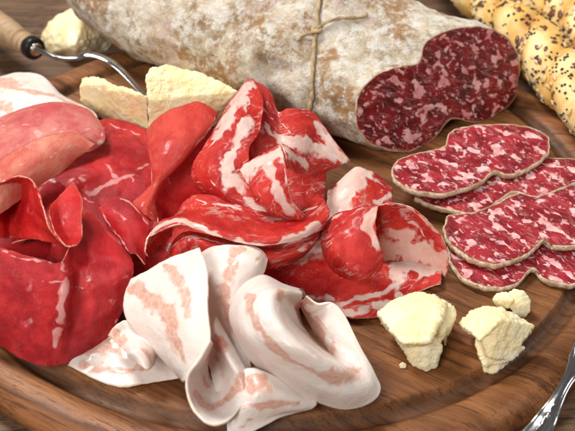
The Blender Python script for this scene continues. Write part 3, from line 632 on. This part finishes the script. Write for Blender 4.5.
def build_salami():
    root = empty('salami', (cen.x, cen.y, 0), 'large salami with white mouldy rind, tied with twine and cut open at its right end', 'salami')
    n = len(F3)
    ex = axis.cross(Vector((0,0,1))).normalized(); ey = ex.cross(axis).normalized()
    V, st = [], 70
    offs = []
    for v in F3:
        d = v-cen; offs.append((d.dot(ex), d.dot(ey), d.dot(axis)))
    rings = []
    for i in range(st+1):
        t = i/st; L = t*AL
        k = min(1, L/6.0); k = k*k*(3-2*k)
        taper = 1.0+.10*math.sin(min(1,t*1.3)*math.pi)
        if t > .72: q = (t-.72)/.28; taper *= math.sqrt(max(0, 1-q*q*.985))
        ring = []
        for j, (a, b, c) in enumerate(offs):
            an = math.atan2(b, a); rr = math.hypot(a, b)
            er = 1/math.sqrt((math.cos(an)/3.75)**2+(math.sin(an)/2.75)**2)
            r = rr*(1-k)+er*k; r *= taper
            x, y = r*math.cos(an), r*math.sin(an)
            p = cen+ex*x+ey*y+axis*(c*(1-min(1, L/9))+L)
            nz = .24*fbm(p*.5, 3)+.06*abs(mn.noise(p*1.1))+.07*fbm(p*1.5, 3)+.03*fbm(p*4, 2); nz *= min(1, L/.8)
            p += (ex*math.cos(an)+ey*math.sin(an))*nz
            L0 = TW; dn = abs(L-L0-c*(1-min(1, L/9))*.0)
            p.z = max(p.z, .04)
            ring.append(p)
        rings.append(ring); V += ring
    F = []
    for i in range(st):
        for j in range(n): F.append((i*n+j, i*n+(j+1)%n, (i+1)*n+(j+1)%n, (i+1)*n+j))
    V.append(sum(rings[-1], Vector())/n)
    for j in range(n): F.append((st*n+j, st*n+(j+1)%n, len(V)-1))
    # rind lip around the cut face
    base = len(V)
    fr = [v+(cen-v).normalized()*.07+nrm*.02 for v in F3]
    V += fr
    for j in range(n): F.append((base+j, base+(j+1)%n, (j+1)%n, j))
    rind = mesh_obj('rind', V, F, MAT['rind'])
    # pull out the thin tan border by giving the lip its own material
    rind.data.materials.append(MAT['thin_rind'])
    for p in rind.data.polygons[-n:]: p.material_index = 1
    # cut face
    ax = Vector((0,0,1)).cross(nrm).normalized(); ay = nrm.cross(ax)
    fv, ff, uv, ed = flat_region(fr, cen, ax, ay, nrm, .05)
    face = mesh_obj('cut_face', fv, ff, MAT['salami_face'], uv=uv)
    face.data.attributes.new('edge','FLOAT','POINT').data.foreach_set('value', ed)
    # twine: a loop that crosses the body a little aslant
    PX = [proj(np.array([tuple(p) for p in rg]))[0] for rg in rings]; sel = []
    for j in range(n):
        sel.append(min(range(4, st-20), key=lambda i: abs(PX[i][j][0]-(318-.07*PX[i][j][1]))))
    sel = np.convolve(np.r_[sel[-6:], sel, sel[:6]], np.ones(13)/13, 'valid')
    def rp(i, j): a = int(i); f = i-a; return rings[a][j % n]*(1-f)+rings[min(st, a+1)][j % n]*f
    i0 = int(np.median(sel)); mid = sum(rings[i0], Vector())/n
    path = [rp(sel[j], j)+(rp(sel[j], j)-mid).normalized()*.03 for j in range(n)]
    pa = np.array([tuple(p) for p in path]); allv = np.array([(v.co.x, v.co.y, v.co.z) for v in rind.data.vertices])/U
    for vi in range(n, (st-1)*n):      # the twine bites into the casing
        dmin = np.sqrt(((pa-allv[vi])**2).sum(1).min())
        if dmin < 1.1: c_ = Vector(allv[vi]); rind.data.vertices[vi].co = (c_-(c_-sum(rings[vi//n], Vector())/n).normalized()*.20*math.exp(-(dmin/.35)**2))*U
    path = [p-(p-mid).normalized()*.08 for p in path]
    tw = tube(path, .085, 'twine', MAT['twine'], closed=True, twist=.03)
    # knot and tails on the top surface
    kj = min(range(n), key=lambda j: (proj(np.array([tuple(path[j])]))[0][0][1]-30)**2+ (0 if path[j].z > 2 else 1e4))
    K = path[kj]; up = (K-sum(rings[i0], Vector())/n).normalized()
    r = []
    for a in range(14):
        t = a/13*2*math.pi*1.3; r.append(K+up*(.10+.05*math.sin(t*2))+ex*.16*math.cos(t)+axis*.16*math.sin(t))
    kn = tube(r, .085, 'knot', MAT['twine'], twist=.03)
    def on_surf(i, j): i = min(st, max(0, i)); return rings[i][j % n]+(rings[i][j % n]-sum(rings[i], Vector())/n).normalized()*.10
    kr = int(sel[kj]); sg = 1 if path[(kj+5) % n].z > path[kj].z else -1
    t1 = tube([K+up*.1]+[on_surf(kr-int(d*.8), kj+int(sg*d*2.6)) for d in range(1, 7)], .06, 'twine_tail', MAT['twine'], twist=.02)
    t2 = tube([K+up*.1]+[on_surf(kr+int(d*.5), kj-int(sg*d*1.8)) for d in range(1, 4)], .055, 'twine_tail', MAT['twine'], twist=.02)
    adopt(root, rind, face, tw); adopt(root, kn, t1, t2)
def flat_region(border, cen, ax, ay, nr, bulge, rings_n=26):
    """concentric fill of a closed outline with uneven height"""
    n = len(border); V, F, UV, ED = [], [], [], []
    for i in range(rings_n):
        k = 1-i/rings_n
        for v in border:
            d = (v-cen)*k; p = cen+d
            dist = (v-cen).length*(1-k)
            p = p+nr*(bulge*(mn.noise(p*1.1)*.9+.5*mn.noise(p*3.1))*min(1, (1-k)*4))
            V.append(p); UV.append((d.dot(ax)+cen.x*3, d.dot(ay)+cen.y*3)); ED.append(max(0, 1-dist/.17))
    V.append(cen); UV.append((cen.x*3, cen.y*3)); ED.append(0)
    for i in range(rings_n-1):
        for j in range(n): F.append((i*n+j, (i+1)*n+j, (i+1)*n+(j+1)%n, i*n+(j+1)%n))
    o = (rings_n-1)*n
    for j in range(n): F.append((o+j, len(V)-1, o+(j+1)%n))
    return V, F, UV, ED
def tube(path, rad, name, mat, closed=False, twist=0., n=10, rads=None, flat=None):
    P = np.array([tuple(p) for p in path]); 
    L = np.linalg.norm(np.diff(P, axis=0), axis=1).sum()
    m = int(max(8, L/.06)); m = min(m, 500)
    if closed: P = np.vstack([P, P[:1]])
    A = catmull(P, np.linspace(0, len(P)-1, m)); 
    if rads is not None: RR = catmull(np.array(rads), np.linspace(0, len(rads)-1, m))
    V, F = [], []
    up = Vector((0,0,1))
    for i in range(m):
        t = Vector(A[min(m-1,i+1)]-A[max(0,i-1)]).normalized()
        if abs(t.dot(up)) > .97: up2 = Vector((1,0,0))
        else: up2 = up
        a = t.cross(up2).normalized(); b = a.cross(t)
        for k in range(n):
            th = 2*math.pi*k/n
            r = rad if rads is None else (RR[i] if RR.ndim == 1 else 1)
            if rads is not None and RR.ndim == 2: off = a*RR[i][0]*math.cos(th)+b*RR[i][1]*math.sin(th)
            else:
                rr = r+twist*math.cos(3*(th-i*.22)); off = a*rr*math.cos(th)+b*rr*math.sin(th)
            V.append(Vector(A[i])+off)
    for i in range(m-1):
        for k in range(n): F.append((i*n+k, i*n+(k+1)%n, (i+1)*n+(k+1)%n, (i+1)*n+k))
    F.append(tuple(reversed(range(n)))); F.append(tuple(range((m-1)*n, m*n)))
    return mesh_obj(name, V, F, mat)
TW = 4.3
build_salami()

def salami_slice(label, pts, thick=.24, droop=.1):
    """pts: outline of the top face as (px,py,h)"""
    top = [at(*p) for p in pts]
    n = 150
    top = [Vector(v) for v in catmull(np.array([tuple(v) for v in top+top[:1]]), np.linspace(0, len(top), n+1)[:-1])]
    cen = sum(top, Vector())/n
    for i, v in enumerate(top):
        q = v*1.6; d = (v-cen).normalized(); v += d*(.08*mn.noise(q)+.06*mn.noise(q*2.7)); v.z += .10*mn.noise(q*.5)+.03*mn.noise(q*2)
    nr = Vector((0,0,0))
    for i in range(n): nr += (top[i]-cen).cross(top[(i+1)%n]-cen)
    nr.normalize()
    if nr.z < 0: nr = -nr
    root = empty('salami_slice', (cen.x, cen.y, max(.02, cen.z-thick)), label, 'salami slice', 'cut salami slices fanned out beside the salami')
    ins = [v+(cen-v).normalized()*.045 for v in top]
    V = [v+nr*.0 for v in ins]; V += [v+nr*.015 for v in top]
    V += [v-nr*thick*.5+(v-cen).normalized()*.03 for v in top]; V += [v-nr*thick for v in top]
    V.append(cen-nr*thick)
    F = []
    for r_ in range(3):
        for j in range(n): F.append((r_*n+j, (r_+1)*n+j, (r_+1)*n+(j+1)%n, r_*n+(j+1)%n))
    for j in range(n): F.append((3*n+j, 4*n, 3*n+(j+1)%n))
    rind = mesh_obj('rind', V, F, MAT['thin_rind'])
    fv, ff, uv, ed = flat_region(ins, cen, Vector((.9,-.4,0)).normalized(), Vector((.4,.9,0)).normalized(), nr, .05)
    meat = mesh_obj('cut_face', fv, ff, MAT['salami_slice'], uv=uv)
    meat.data.attributes.new('edge','FLOAT','POINT').data.foreach_set('value', ed)
    adopt(root, rind, meat)
    return root
def H(pts, f): return [(x, y, f(x, y)) for x, y in pts]
salami_slice('topmost salami slice with a scalloped rind, fully visible just below the cut salami end',
 H([(447,139),(454,130),(468,127),(482,125.5),(510,124),(533,129),(548,137),(549,149),(542,160),(524,170),(507,174),(494,171),(484,179),(468,188),(440,194),(417,191),(400,185),(393,175),(394,165),(408,156),(431,150),(445,146)], lambda x, y: 1.15+.0012*(470-x)))
salami_slice('second salami slice, mostly tucked under the topmost one and reaching the right edge',
 H([(416,197),(436,206),(468,213),(489,206),(513,191),(538,195),(566,187),(590,174),(592,163),(575,159),(552,157),(520,157),(490,163),(470,170),(440,180),(420,188)], lambda x, y: .75+.0005*(x-470)))
salami_slice('third salami slice, large and pink, overlapping the lowest one at the right edge',
 H([(443,226),(448,217),(468,213),(490,205),(520,192),(560,184),(590,188),(608,205),(605,228),(590,242),(575,246),(556,247),(544,239),(526,255),(503,264),(478,261),(457,249),(446,238)], lambda x, y: .72))
salami_slice('lowest salami slice nearest the cheese pieces, only its dark front rim showing',
 H([(448,246),(455,232),(480,225),(520,220),(560,215),(600,225),(614,250),(602,272),(577,283),(563,283),(543,277),(533,268),(516,283),(492,288),(474,284),(455,270)], lambda x, y: .34))

# ------------------------------------------------------------------ cheese
def remesh_chunk(name, hulls, label, mat, voxel=.045, amp=.125, cat='cheese', sd=0., group=None):
    V, F = [], []
    for pts in hulls:
        bm = bmesh.new()
        for p in pts: bm.verts.new(p)
        bmesh.ops.convex_hull(bm, input=bm.verts)
        bm.verts.ensure_lookup_table()
        loose = [v for v in bm.verts if not v.link_faces]
        bmesh.ops.delete(bm, geom=loose, context='VERTS')
        bm.normal_update(); bm.verts.index_update()
        o = len(V); V += [v.co.copy() for v in bm.verts]; F += [tuple(o+v.index for v in f.verts) for f in bm.faces]
        bm.free()
    ob = mesh_obj(name, V, F, None)
    md = ob.modifiers.new('r', 'REMESH'); md.mode = 'VOXEL'; md.voxel_size = voxel*U
    dg = bpy.context.evaluated_depsgraph_get(); me = bpy.data.meshes.new_from_object(ob.evaluated_get(dg))
    ob.modifiers.clear(); ob.data = me; me.materials.clear(); me.materials.append(mat)
    n = len(me.vertices); nr = [v.normal.copy() for v in me.vertices]
    for v, nn in zip(me.vertices, nr):
        p = v.co/U; q = p+Vector((sd, sd*.7, 0))
        d = .8*mn.noise(q*.9)+.35*(abs(mn.noise(q*2.0))-.3)+.4*mn.noise(q*4.3)+.34*(abs(mn.noise(q*7))-.25)+.30*(abs(mn.noise(q*13))-.2)+.26*mn.noise(q*20)
        c = mn.cell(q*1.6)-.5
        d += .35*(mn.voronoi(q*2.6)[0][0]-.35)+.2
        p = p+nn*(amp*d)
        v.co = p*U
    me.polygons.foreach_set('use_smooth', [True]*len(me.polygons)); me.update()
    me.materials[0] = mat
    recenter(ob)
    return tag(ob, label, cat, group)
GCH = 'broken pieces of hard cheese'
A = lambda L: [at(*p) for p in L]
remesh_chunk('cheese_chunk', [A([(379,313,1.3),(390,302,1.5),(404,296,1.7),(418,292,1.8),(434,295,1.8),(446,302,1.6),(440,320,1.9),(428,342,1.5),(405,344,1.3),(392,334,1.2),(384,323,.6),(404,350,.5),(420,318,0),(400,312,.2),(440,318,0),(425,345,.1)]),
 A([(440,300,1.5),(449,304,1.5),(456,311,1.3),(456,319,1.1),(448,331,.9),(440,335,1.2),(434,320,1.2),(446,330,.1),(440,312,.1),(445,345,.3)]),
 A([(400,320,1.5),(430,305,1.7),(446,315,1.4),(444,334,1.1),(436,348,.8),(410,345,1.1),(430,345,.1),(410,330,.1),(442,330,.1)]),
 A([(404,340,1.2),(428,338,1.3),(442,346,.9),(440,352,.5),(437,368,.15),(426,373,.05),(414,366,.3),(404,352,.6),(420,350,0),(438,350,0)])],
 'largest front cheese piece, rough on top, standing left of its neighbour before the coppa', MAT['cheese'], group=GCH)
remesh_chunk('cheese_chunk', [A([(459,323,.9),(470,313,1.2),(484,307,1.5),(500,309,1.6),(496,325,1.9),(480,340,1.4),(470,335,.9),(465,332,.3),(480,330,0),(500,335,0)]),
 A([(486,310,1.5),(502,309,1.6),(516,315,1.3),(535,325,1.1),(531,333,.7),(520,347,.6),(508,360,.5),(490,357,.9),(482,340,1.3),(478,345,.5),(500,320,1.9),(505,352,0),(520,340,0),(485,345,0)]),
 A([(474,338,1.0),(515,345,.9),(524,348,.5),(510,362,.4),(484,366,.4),(478,346,.6),(500,345,0),(518,350,0),(480,350,0)]),
 A([(480,344,.9),(512,352,.7),(510,358,.3),(503,370,.1),(492,374,.05),(484,372,.1),(485,362,.4),(495,352,0)])],
 'front cheese piece with a slanting top, standing nearest the juice groove', MAT['cheese'], sd=9, group=GCH)
remesh_chunk('cheese_chunk', [A([(492,300,.5),(497,294,.7),(506,292,.8),(514,300,.9),(508,309,.5),(497,308,.2),(505,300,0),(512,305,0)]),
 A([(506,294,.7),(514,289,.9),(524,291,.9),(531,301,.6),(530,312,.3),(524,318,.1),(514,315,.4),(508,306,.6),(520,302,0),(516,312,0)])],
 'smallest cheese piece, a little nugget between the salami slices and the two front pieces', MAT['cheese'], voxel=.05, amp=.07, sd=4, group=GCH)
remesh_chunk('cheese_crumb', [A([(399,365,.12),(402,362,.2),(407,364,.15),(406,368,.05),(400,368,.05),(403,365,0)])], 'tiny cheese crumb lying on the wood left of the front cheese', MAT['cheese'], voxel=.025, amp=.03, cat='crumb')
remesh_chunk('cheese_chunk', [A([(80,86,2.2),(83,78,2.5),(96,78,2.7),(106,85,2.7),(126,91,2.8),(147,96,3.0),(149,130,1.3),(120,128,.7),(84,110,.6),(90,95,.0),(140,110,0),(82,100,1.0),(145,135,.4)])],
 'low cheese piece left of the taller wedge, at the tip of the steel shank', MAT['cheese_warm'], sd=15, group=GCH)
remesh_chunk('cheese_chunk', [A([(148,76,3.4),(152,68,3.5),(166,65,3.4),(185,70,3.1),(205,76,2.9),(222,82,2.7),(237,92,2.5),(236,120,.6),(195,130,1.2),(149,132,1.4),(149,100,2.8),(155,105,0),(230,105,0),(150,140,.5)])],
 'tall wedge of cheese behind the pile, in front of the whole salami', MAT['cheese_warm'], sd=23, group=GCH)
T0 = -1.3
remesh_chunk('cheese_chunk', [A([(39,42,-1.2),(48,24,-.2),(60,14,.5),(78,5,1.0),(87,6,1.0),(97,17,.4),(108,31,-.4),(112,44,-1.3),(100,54,T0),(75,60,T0),(50,54,T0),(75,45,.2),(60,30,T0),(100,35,T0)])],
 'blurred cheese piece lying on the dark table behind the wooden handle', MAT['cheese'], sd=31, group=GCH, amp=.13)

# ------------------------------------------------------------------ cheese knife with wooden handle
def build_tool():
    c0 = at(-45,2,.5); c1 = at(30,46,1.0); d = (c1-c0).normalized()
    root = empty('cheese_fork', (c1.x, c1.y, .1), 'cheese tool with a pale wooden handle and curved steel shank at the upper left', 'cheese tool')
    def lat(segs, name, mat, n=40):
        a = d.cross(Vector((0,0,1))).normalized(); b = a.cross(d); V, F = [], []
        P = catmull(np.array(segs), np.linspace(0, len(segs)-1, len(segs)*6))
        for s_, r in P:
            for k in range(n): V.append(c1+d*s_+(a*math.cos(2*math.pi*k/n)+b*math.sin(2*math.pi*k/n))*max(r,.01))
        m = len(P)
        for i in range(m-1):
            for k in range(n): F.append((i*n+k, (i+1)*n+k, (i+1)*n+(k+1)%n, i*n+(k+1)%n))
        F.append(tuple(range(n))); F.append(tuple(reversed(range((m-1)*n, m*n))))
        return mesh_obj(name, V, F, mat)
    hd = lat([(-9,.05),(-8.9,.5),(-8.3,.72),(-6,.82),(-4,.80),(-2.2,.72),(-1.2,.60),(-.9,.56),(-.84,.50),(-.76,.50),(-.70,.55),(-.42,.54),(-.36,.50),(-.30,.50),(-.24,.54),(.0,.52)], 'handle', MAT['handle'])
    fe = lat([(.0,.50),(.02,.54),(.12,.56),(.35,.56),(.48,.54),(.52,.44),(.53,.30)], 'ferrule', MAT['dark_metal'])
    cp = lat([(.52,.30),(.55,.33),(.62,.30),(.66,.12)], 'ferrule_cap', MAT['steel'])
    pts = [(38,50,1.15),(46,53,1.2),(55,57,1.2),(66,58.5,1.25),(78,57.5,1.35),(86,54.5,1.5),(98,56,1.5),(110,61.5,1.4),(119,68,1.2),(128,77,.9),(138,88,.55),(150,100,.2)]
    sh = tube(A(pts), .1, 'shank', MAT['steel'], n=16, rads=[(.12,.12),(.13,.13),(.14,.12),(.16,.11),(.2,.10),(.25,.10),(.25,.09),(.22,.08),(.19,.07),(.17,.07),(.14,.06),(.08,.05)])
    adopt(root, hd, fe, cp, sh)
build_tool()

# ------------------------------------------------------------------ steel fork at lower right
def build_fork():
    # centre line points with half width, from handle end to head
    cl = [((480,515,-1.1),.52),((518,458,-.45),.50),((541,427,.15),.40),((549,414,.3),.33),((556,402,.45),.24),((563,389,.55),.20),((571,376,.6),.25),((582,364,.6),.50),((596,347,.6),.66),((612,326,.5),.78),((628,305,.35),.80)]
    P = [at(*p) for p, w in cl]
    W = catmull(np.array([w for p, w in cl]), np.linspace(0, len(cl)-1, 90)); Q = catmull(np.array([tuple(p) for p in P]), np.linspace(0, len(cl)-1, 90))
    V, F = [], []; nc = 17
    for i in range(90):
        t = Vector(Q[min(89,i+1)]-Q[max(0,i-1)]).normalized(); a = t.cross(Vector((0,0,1))).normalized(); b = a.cross(t)
        head = max(0, min(1, (i-58)/14)); 
        for k in range(nc):
            u = -1+2*k/(nc-1); 
            z = .10*(1-u*u)*(1-head)+head*(.35*u*u-.1) + (1-head)*.05*math.exp(-((abs(u)-.82)/.10)**2)
            V.append(Vector(Q[i])+a*u*W[i]+b*z)
    for i in range(89):
        for k in range(nc-1): F.append((i*nc+k, i*nc+k+1, (i+1)*nc+k+1, (i+1)*nc+k))
    root = empty('fork', (P[3].x, P[3].y, -1.8), 'silver metal fork at the lower right corner leaning on the rim of the board', 'fork')
    h = mesh_obj('handle', V, F, MAT['steel']); md = h.modifiers.new('thickness','SOLIDIFY'); md.thickness = .13*U
    adopt(root, h)
    # raised ornament on the handle
    t = (P[2]-P[4]).normalized(); 
    orn = [Vector(Q[i]) + Vector((0,0,.13)) for i in range(2, 34, 3)]
    og = tube(orn, .05, 'ornament', MAT['steel'], n=8, twist=.03); adopt(root, og)
    end = Vector(Q[-1]); d = Vector(Q[-1]-Q[-6]).normalized(); a = d.cross(Vector((0,0,1))).normalized()
    for k in range(4):
        s0 = end+a*(-.95+.633*k)-d*.15+Vector((0,0,.05)); tn = tube([s0, s0+d*1.5+Vector((0,0,.05)), s0+d*3.2+Vector((0,0,.25)), s0+d*4.8+Vector((0,0,.7))], .1, 'tine', MAT['steel'], n=10, rads=[(.17,.08),(.15,.08),(.12,.07),(.03,.03)])
        adopt(root, tn)
build_fork()

# ------------------------------------------------------------------ bread sticks
seedmesh = {}
def seed_mesh(kind):
    if kind not in seedmesh:
        bm = bmesh.new(); bmesh.ops.create_icosphere(bm, subdivisions=2, radius=1)
        dims = dict(poppy=(.078,.064,.05), sesame=(.17,.10,.045), flax=(.20,.11,.05))[kind]
        for v in bm.verts:
            x = v.co.x; k = 1 if kind == 'poppy' else (1-.35*max(0, x))
            v.co = Vector((x*dims[0], v.co.y*dims[1]*k, v.co.z*dims[2]))*U
        me = bpy.data.meshes.new(kind+'_seed'); bm.to_mesh(me); bm.free(); me.materials.append(MAT[kind]); me.polygons.foreach_set('use_smooth', [True]*len(me.polygons)); seedmesh[kind] = me
    return seedmesh[kind]
def breadstick(label, path, rad, sd, counts, twist=1.0):
    P = np.array([tuple(at(*p)) for p in path]); L = np.linalg.norm(np.diff(P, axis=0), axis=1).sum()
    m = int(L/.09); n = 72; Q = catmull(P, np.linspace(0, len(P)-1, m)); V, F, BR, NR = [], [], [], []
    for i in range(m):
        t = Vector(Q[min(m-1,i+1)]-Q[max(0,i-1)]).normalized(); a = t.cross(Vector((0,0,1))).normalized(); b = a.cross(t); s_ = i/m*L
        e = min(1, min(s_, L-s_)/rad+.02); e = math.sqrt(max(.02, 1-(1-e)**2))
        for k in range(n):
            th = 2*math.pi*k/n; tw = th+s_*twist+sd
            lob = abs(math.cos(tw))            # two strands wound together
            r = rad*e*(.80+.22*lob**.7)
            p = Vector(Q[i]); dr = a*math.cos(th)+b*math.sin(th)
            r += .06*mn.noise(p*.8+dr*1.2+Vector((sd,0,0)))+.03*mn.noise(p*2+dr*2)
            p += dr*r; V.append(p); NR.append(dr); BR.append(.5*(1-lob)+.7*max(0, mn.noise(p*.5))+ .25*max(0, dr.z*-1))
    for i in range(m-1):
        for k in range(n): F.append((i*n+k, (i+1)*n+k, (i+1)*n+(k+1)%n, i*n+(k+1)%n))
    F.append(tuple(range(n))); F.append(tuple(reversed(range((m-1)*n, m*n))))
    c = P.mean(axis=0)
    root = empty('breadstick', (c[0], c[1], 0), label, 'breadstick', 'seeded twisted breadsticks')
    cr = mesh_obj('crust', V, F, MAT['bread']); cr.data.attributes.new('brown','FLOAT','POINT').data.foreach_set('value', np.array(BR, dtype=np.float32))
    adopt(root, cr)
    # seeds stuck on the upper, visible side, in uneven drifts
    rng = random.Random(int(sd*100)); Vn = np.array([tuple(v) for v in V]); pp, _ = proj(Vn)
    ok = [i for i in range(n*4, len(V)-n*4) if -12 < pp[i][0] < 583 and -12 < pp[i][1] < 200 and NR[i].dot((cam_pos-V[i]).normalized()) > -.05]
    extra = bmesh.new()
    for kind, cnt in list(counts.items())+[('more', 190 if sd < 2 else 0)]:
        k = 0; tries = 0
        while k < cnt and tries < 20000 and ok:
            tries += 1
            i = rng.choice(ok); p = V[i]
            if mn.noise(p*.9+Vector((sd, 3 if kind in ('poppy', 'more') else 11, 0))) < rng.uniform(-.4, .3): continue
            r_, c_ = divmod(i, n)
            if r_ < 1 or r_ > m-2: continue
            nn = (V[(r_+1)*n+c_]-V[(r_-1)*n+c_]).cross(V[r_*n+(c_+1)%n]-V[r_*n+(c_-1)%n]).normalized()
            if nn.dot(NR[i]) < 0: nn = -nn
            if kind == 'more':
                r3 = bmesh.ops.create_icosphere(extra, subdivisions=1, radius=1); 
                for v_ in r3['verts']: v_.co = (Vector((v_.co.x*.062, v_.co.y*.062, v_.co.z*.05))+p+nn*.02)*U
                k += 1; continue
            o = bpy.data.objects.new(kind+'_seed', seed_mesh(kind)); C.objects.link(o)
            q = nn.to_track_quat('Z','Y').to_matrix() @ Matrix.Rotation(rng.uniform(0, 6.28), 3, 'Z')
            s_ = rng.uniform(.8, 1.25)
            o.matrix_world = Matrix.Translation((p+nn*.025)*U) @ q.to_4x4() @ Matrix.Scale(s_, 4)
            mw = o.matrix_world.copy(); o.parent = root; o.matrix_parent_inverse = Matrix.Translation(-root.location); o.matrix_basis = mw
            k += 1
    if len(extra.verts):
        me = bpy.data.meshes.new('poppy_seeds'); extra.to_mesh(me); me.materials.append(MAT['poppy']); me.polygons.foreach_set('use_smooth', [True]*len(me.polygons))
        o = bpy.data.objects.new('poppy_seeds', me); C.objects.link(o); o['kind'] = 'stuff'; adopt(root, o)
    extra.free()
breadstick('nearest seeded twisted breadstick, lying diagonally right behind the cut salami end', [(425,-60,1.3),(470,-16,1.3),(505,14,1.3),(545,58,1.3),(585,100,1.3),(640,160,1.3)], 1.35, 1.3, dict(poppy=100, sesame=100, flax=40), .95)
breadstick('second seeded breadstick in the upper right corner, behind the nearest one', [(505,-60,1.2),(552,2,1.25),(590,32,1.25),(650,90,1.2)], 1.25, 4.1, dict(poppy=85, sesame=70, flax=30), 1.0)
breadstick('farthest seeded breadstick, only a golden strip at the very top right', [(450,-55,1.2),(500,-30,1.2),(545,-12,1.2),(600,-4,1.2),(660,4,1.2)], 1.1, 6.6, dict(poppy=24, sesame=24, flax=8), 1.0)

# ------------------------------------------------------------------ light
def area(name, loc, target, size, power, col, sy=None):
    l = bpy.data.lights.new(name, 'AREA'); l.shape = 'RECTANGLE'; l.size = size; l.size_y = sy or size; l.energy = power; l.color = col
    o = bpy.data.objects.new(name, l); C.objects.link(o); o.location = loc
    o.rotation_euler = (Vector(target)-Vector(loc)).to_track_quat('-Z','Y').to_euler(); return o
area('window_light', (-.42,.40,.85), (0,0,0), .30, 12.5, (1,.985,.96))
area('side_light', (.80,.05,.50), (0,0,0), .35, 3.0, (1,.97,.93))
area('front_fill_light', (-.35,-.70,.62), (0,.04,0), .36, 7.4, (1,.98,.96))
w = bpy.data.worlds.new('World'); S.world = w; w.use_nodes = True
w.node_tree.nodes['Background'].inputs[0].default_value = (1,.97,.94,1); w.node_tree.nodes['Background'].inputs[1].default_value = .10
S.view_settings.view_transform = 'Standard'; S.view_settings.look = 'None'; S.view_settings.exposure = 0; S.view_settings.gamma = 1
S.render.engine = 'CYCLES'; S.cycles.use_denoising = True; S.cycles.max_bounces = 8
